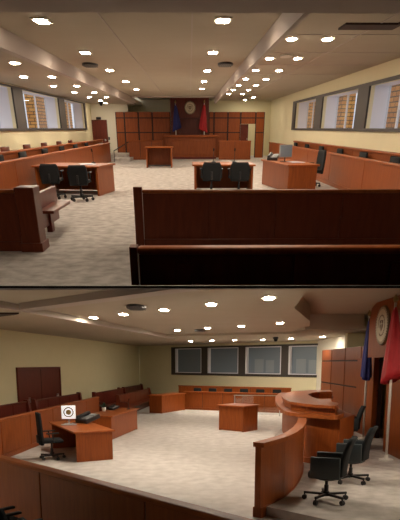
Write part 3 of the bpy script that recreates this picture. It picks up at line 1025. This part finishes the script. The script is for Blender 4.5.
tc_ = tub_chair(ML, (2.04, 8.50, 0.15), R(68), 'dark grey judge armchair nearest the viewer, lower room', 'judge armchairs')
dup(tc_, 'dark grey judge armchair in the middle, partly behind the nearest one, lower room', ML, (2.83, 9.95, 0.15), R(62))
dup(tc_, 'dark grey judge armchair farthest from the viewer beside the bench, lower room', ML, (4.02, 14.6, 0.15), R(80))

# ------------------------------------------------------------------ lower room lights, vents
sql = make_light(ML, (0, 0, 0), '', 0.18, 0.44, GLOW_L, True, '')
f = 1.0
light_row(ML, sql, [(1.22, 9.92, 3.50), (0.22 * f, 10.98 * f, 3.50), (-0.78 * f, 12.08 * f, 3.50), (-1.81 * f, 13.16 * f, 3.50), (-2.70 * f, 14.1 * f, 3.50)],
          'near row on main ceiling, lower room', 'near row of lights in the lower room')
light_row(ML, sql, [(2.31 * f, 16.03 * f, 3.50), (1.29 * f, 17.3 * f, 3.50), (0.25 * f, 18.26 * f, 3.50), (-0.8 * f, 19.55 * f, 3.50)],
          'far row on main ceiling, lower room', 'far row of lights in the lower room')
light_row(ML, sql, [(5.0, 22.6, 3.42), (4.0, 24.3, 3.42), (2.87, 25.3, 3.42), (1.62, 25.8, 3.42), (0.57, 26.4, 3.42), (-0.45, 27.0, 3.42)],
          'row before the windows, lower room', 'lights before the windows in the lower room')
light_row(ML, sql, [(4.6, 9.2, 3.1), (5.0, 7.6, 3.1)], 'over the judge chairs, lower room', 'lights over the judge dais')  # added beyond the frame to light the chairs and seal wall
light_row(ML, sql, [(-5.0, 8.0, 3.1)], 'added unseen fill over the left foreground, lower room', 'added fill lights over the left foreground')  # unseen extra light, added to lift the foreground rail
del sql['used']
speaker(ML, (-1.31, 11.5, 3.50), 'dark round ceiling vent between the near lights, lower room')
speaker(ML, (0.0, 19.6, 3.50), 'dark round ceiling vent between the far lights, lower room')
dome(ML, (3.15, 23.0, 3.42), 'small black dome camera above the fourth window, lower room')
tag(MB().prism([(-5.1, 13.2), (-4.1, 12.3), (-3.9, 12.0), (-4.5, 12.0), (-5.1, 12.4)], 3.39, 3.42).build('ceiling_grille', GAP, cut=CUT_L),
    'black slot in the ceiling at the top left corner, lower room', 'ceiling vent')

# ------------------------------------------------------------------ lower room jury area
jr = wood_rail(ML, (-0.85, 27.9), (4.1, 25.7), 0.93, 'long wooden jury rail below the windows, lower room', 5)
wood_rail(ML, (-1.2, 30.7), (4.6, 27.45), 1.12, 'wooden back rail against the window wall, lower room', 6, name='jury_rail')
jd = Vector((4.95, -2.2)).normalized()
jl = None
ang = math.atan2(jd.y, jd.x)
for k in range(6):
    s_ = 0.55 + k * 0.86
    x, y = -0.85 + jd.x * s_ + 0.25 * 0.6, 27.9 + jd.y * s_ + 0.75
    lb = 'black jury seat below the windows, %s from the left, lower room' % ORD[k]
    if k == 0:
        jl = jury_chair(ML, (x, y, 0), ang + math.pi, lb, 'black jury seats below the windows', 0.44, 1.06)
    else:
        dup(jl, lb, ML, (x, y, 0), ang + math.pi)

# glass screen with steel rail in front of the jury rail
t = thing('glass_screen', 'clear glass barrier with a thin steel top rail beside the judge bench, lower room', 'glass screen', ML, (1.55, 24.6, 0), R(-12))
MB().box(0, 2.1, -0.008, 0.008, 0.05, 0.90).build('glass_panel', GLASS, t)
MB().box(-0.02, 2.12, -0.02, 0.02, 0.90, 0.93, 0.006).build('top_rail', CHROME, t)
for x in (0.02, 2.06):
    MB().box(x - 0.02, x + 0.02, -0.02, 0.02, 0, 0.90).build('post', CHROME, t)

# ------------------------------------------------------------------ lower room desks
def desk_at(c0, ax, La, Db, label, h=0.75, open_side=True, flip=1):
    """near corner c0, long direction ax, depth to the side given by flip"""
    ax = Vector(ax).normalized()
    nrm = Vector((-ax.y, ax.x)) * flip
    c = Vector(c0) + ax * La / 2 + nrm * Db / 2
    rz = math.atan2(ax.y, ax.x)
    if flip < 0:
        rz += math.pi
    return desk(ML, (c.x, c.y, 0), rz, La, Db, label, h, open_side), c, rz


desk_at((-2.95, 12.75), (-0.47, 0.88), 2.5, 0.9, 'wooden desk with the lit seal screen and telephone at left, lower room', 0.74, True, -1)
desk_at((-2.72, 16.5), (0.16, 0.987), 2.9, 0.8, 'wooden desk second from the left in the open floor, lower room', 0.76, False, 1)
desk_at((-1.8, 25.5), (0.47, 0.88), 2.2, 0.7, 'small wooden desk before the jury rail at the left, lower room', 0.86, False, 1)
desk_at((1.48, 18.5), (-0.77, 0.64), 1.05, 0.9, 'free-standing wooden witness desk in the middle of the floor, lower room', 0.90, False, -1)

office_chair(ML, (-3.68, 13.25, 0), R(-65), 'black swivel chair at the desk with the lit screen, lower room', 0.52, None, 1.16)
phone(ML, (-3.05, 14.75, 0.74), R(-35), 'black desk telephone on the left desk, lower room', 2.2)
phone(ML, (-2.95, 18.6, 0.76), R(-35), 'small dark telephone on the second desk, lower room', 1.3)
microphone(ML, (-2.5, 18.9, 0.76), 0.4, 'thin black microphone on the second desk, lower room')
t = thing('desk_screen', 'small lit screen showing a round seal on the left desk, lower room', 'screen', ML, (-3.52, 14.45, 0.74), R(12))
MB().box(-0.12, 0.12, -0.08, 0.08, 0, 0.015, 0.004).build('foot', KEYS, t)
MB().bar((0, 0.01, 0.01), (0, 0.01, 0.16), 0.02).build('stand', KEYS, t)
MB().box(-0.19, 0.19, -0.01, 0.025, 0.13, 0.50, 0.008).build('bezel', WHITEP, t)
s_ = MB().box(-0.175, 0.175, -0.014, -0.01, 0.145, 0.485).build('screen', SCREENW, t)
mm = Matrix.Translation((0, -0.014, 0.315)) @ Matrix.Rotation(R(90), 4, 'X')
m = MB()
for k in range(32):
    m.box(0.105, 0.135, -0.016, 0.016, 0, 0.002, mtx=mm @ Matrix.Rotation(2 * math.pi * k / 32, 4, 'Z'))
m.build('seal_ring', SEALBROWN, s_)
MB().lathe([(0.07, 0), (0.07, 0.002)], 24, mm).build('seal_centre', GOLD, s_)
MB().box(-0.2, 0.2, -0.35, -0.12, 0.0, 0.015, 0.004).build('keyboard', KEYS, t)


def plant(M, loc, label, s=1.0):
    t = thing('desk_plant', label, 'potted plant', M, loc)
    MB().lathe([(0.05 * s, 0), (0.08 * s, 0.13 * s), (0.06 * s, 0.13 * s)], 14).build('pot', WHITEP, t, True)
    m = MB()
    for k in range(16):
        a, b = random.uniform(0, 6.28), random.uniform(20, 80)
        m.prism([(0, 0), (0.10 * s, 0.03 * s), (0.20 * s, 0), (0.10 * s, -0.03 * s)], 0, 0.003,
                Matrix.Translation((0, 0, 0.12 * s)) @ Matrix.Rotation(a, 4, 'Z') @ Matrix.Rotation(-R(b), 4, 'Y'))
    m.build('foliage', GREEN, t)


plant(ML, (-3.2, 18.0, 0.76), 'small green plant on the far left corner of the second desk, lower room', 1.0)
microphone(MU, (-2.9, 18.5, 0.75), 0, 'thin black microphone on the left counsel desk, upper room')

# ------------------------------------------------------------------ lower room pews and rails at the left
wood_rail(ML, (-5.05, 11.3), (-4.2, 22.3), 1.0, 'long orange wooden rail in front of the pews at the left, lower room', 6)
def pew_l(a, b, label, h=0.9, wood=DARKWOOD):
    """pew whose sitters face the right (+x side); a is the near end"""
    a, b = Vector(a), Vector(b)
    d_ = b - a
    # pew local +y (sitting direction) should be to the right of direction a->b : run from b to a
    return pew(ML, (b.x, b.y, 0), math.atan2(-d_.y, -d_.x), d_.length, label, h, wood=wood, seatm=wood, capm=PEWWOOD)


pew_l((-6.15, 13.8), (-5.75, 17.8), 'dark pew at the left edge behind the long rail, lower room', 1.12)
pew_l((-5.62, 18.4), (-5.05, 22.4), 'dark pew in front of the double door, lower room', 1.12)
pew_l((-4.6, 23.6), (-4.0, 28.2), 'dark maroon pew beyond the door along the left wall, lower room', 1.08)
pew_l((-4.35, 29.2), (-3.75, 34.4), 'farthest dark pew in the corner along the left wall, lower room', 1.02)
pew_l((-3.55, 23.4), (-2.85, 29.8), 'long reddish pew nearest the open floor at the back left, lower room', 0.98, PEWWOOD)

# foreground jury rail and chairs
wood_rail(ML, (-3.6, 8.5), (1.0, 3.95), 1.0, 'long wooden rail crossing the lower left foreground, lower room', 3, th=0.12, cap=0.16, name='foreground_rail')
dr = Vector((4.6, -4.55)).normalized()
nr = Vector((-dr.y, dr.x)) * -1
fc = None
for k, p_ in enumerate((Vector((-2.46, 6.25)), Vector((-1.98, 5.72)), Vector((-1.45, 5.22)))):
    lb = 'black armchair behind the foreground rail, %s from the left, lower room' % ORD[k]
    if k == 0:
        fc = office_chair(ML, (p_.x, p_.y, 0), R(-42), lb, 0.40, 'black chairs behind the foreground rail', 0.86)
    else:
        dup(fc, lb, ML, (p_.x, p_.y, 0), R(-42))
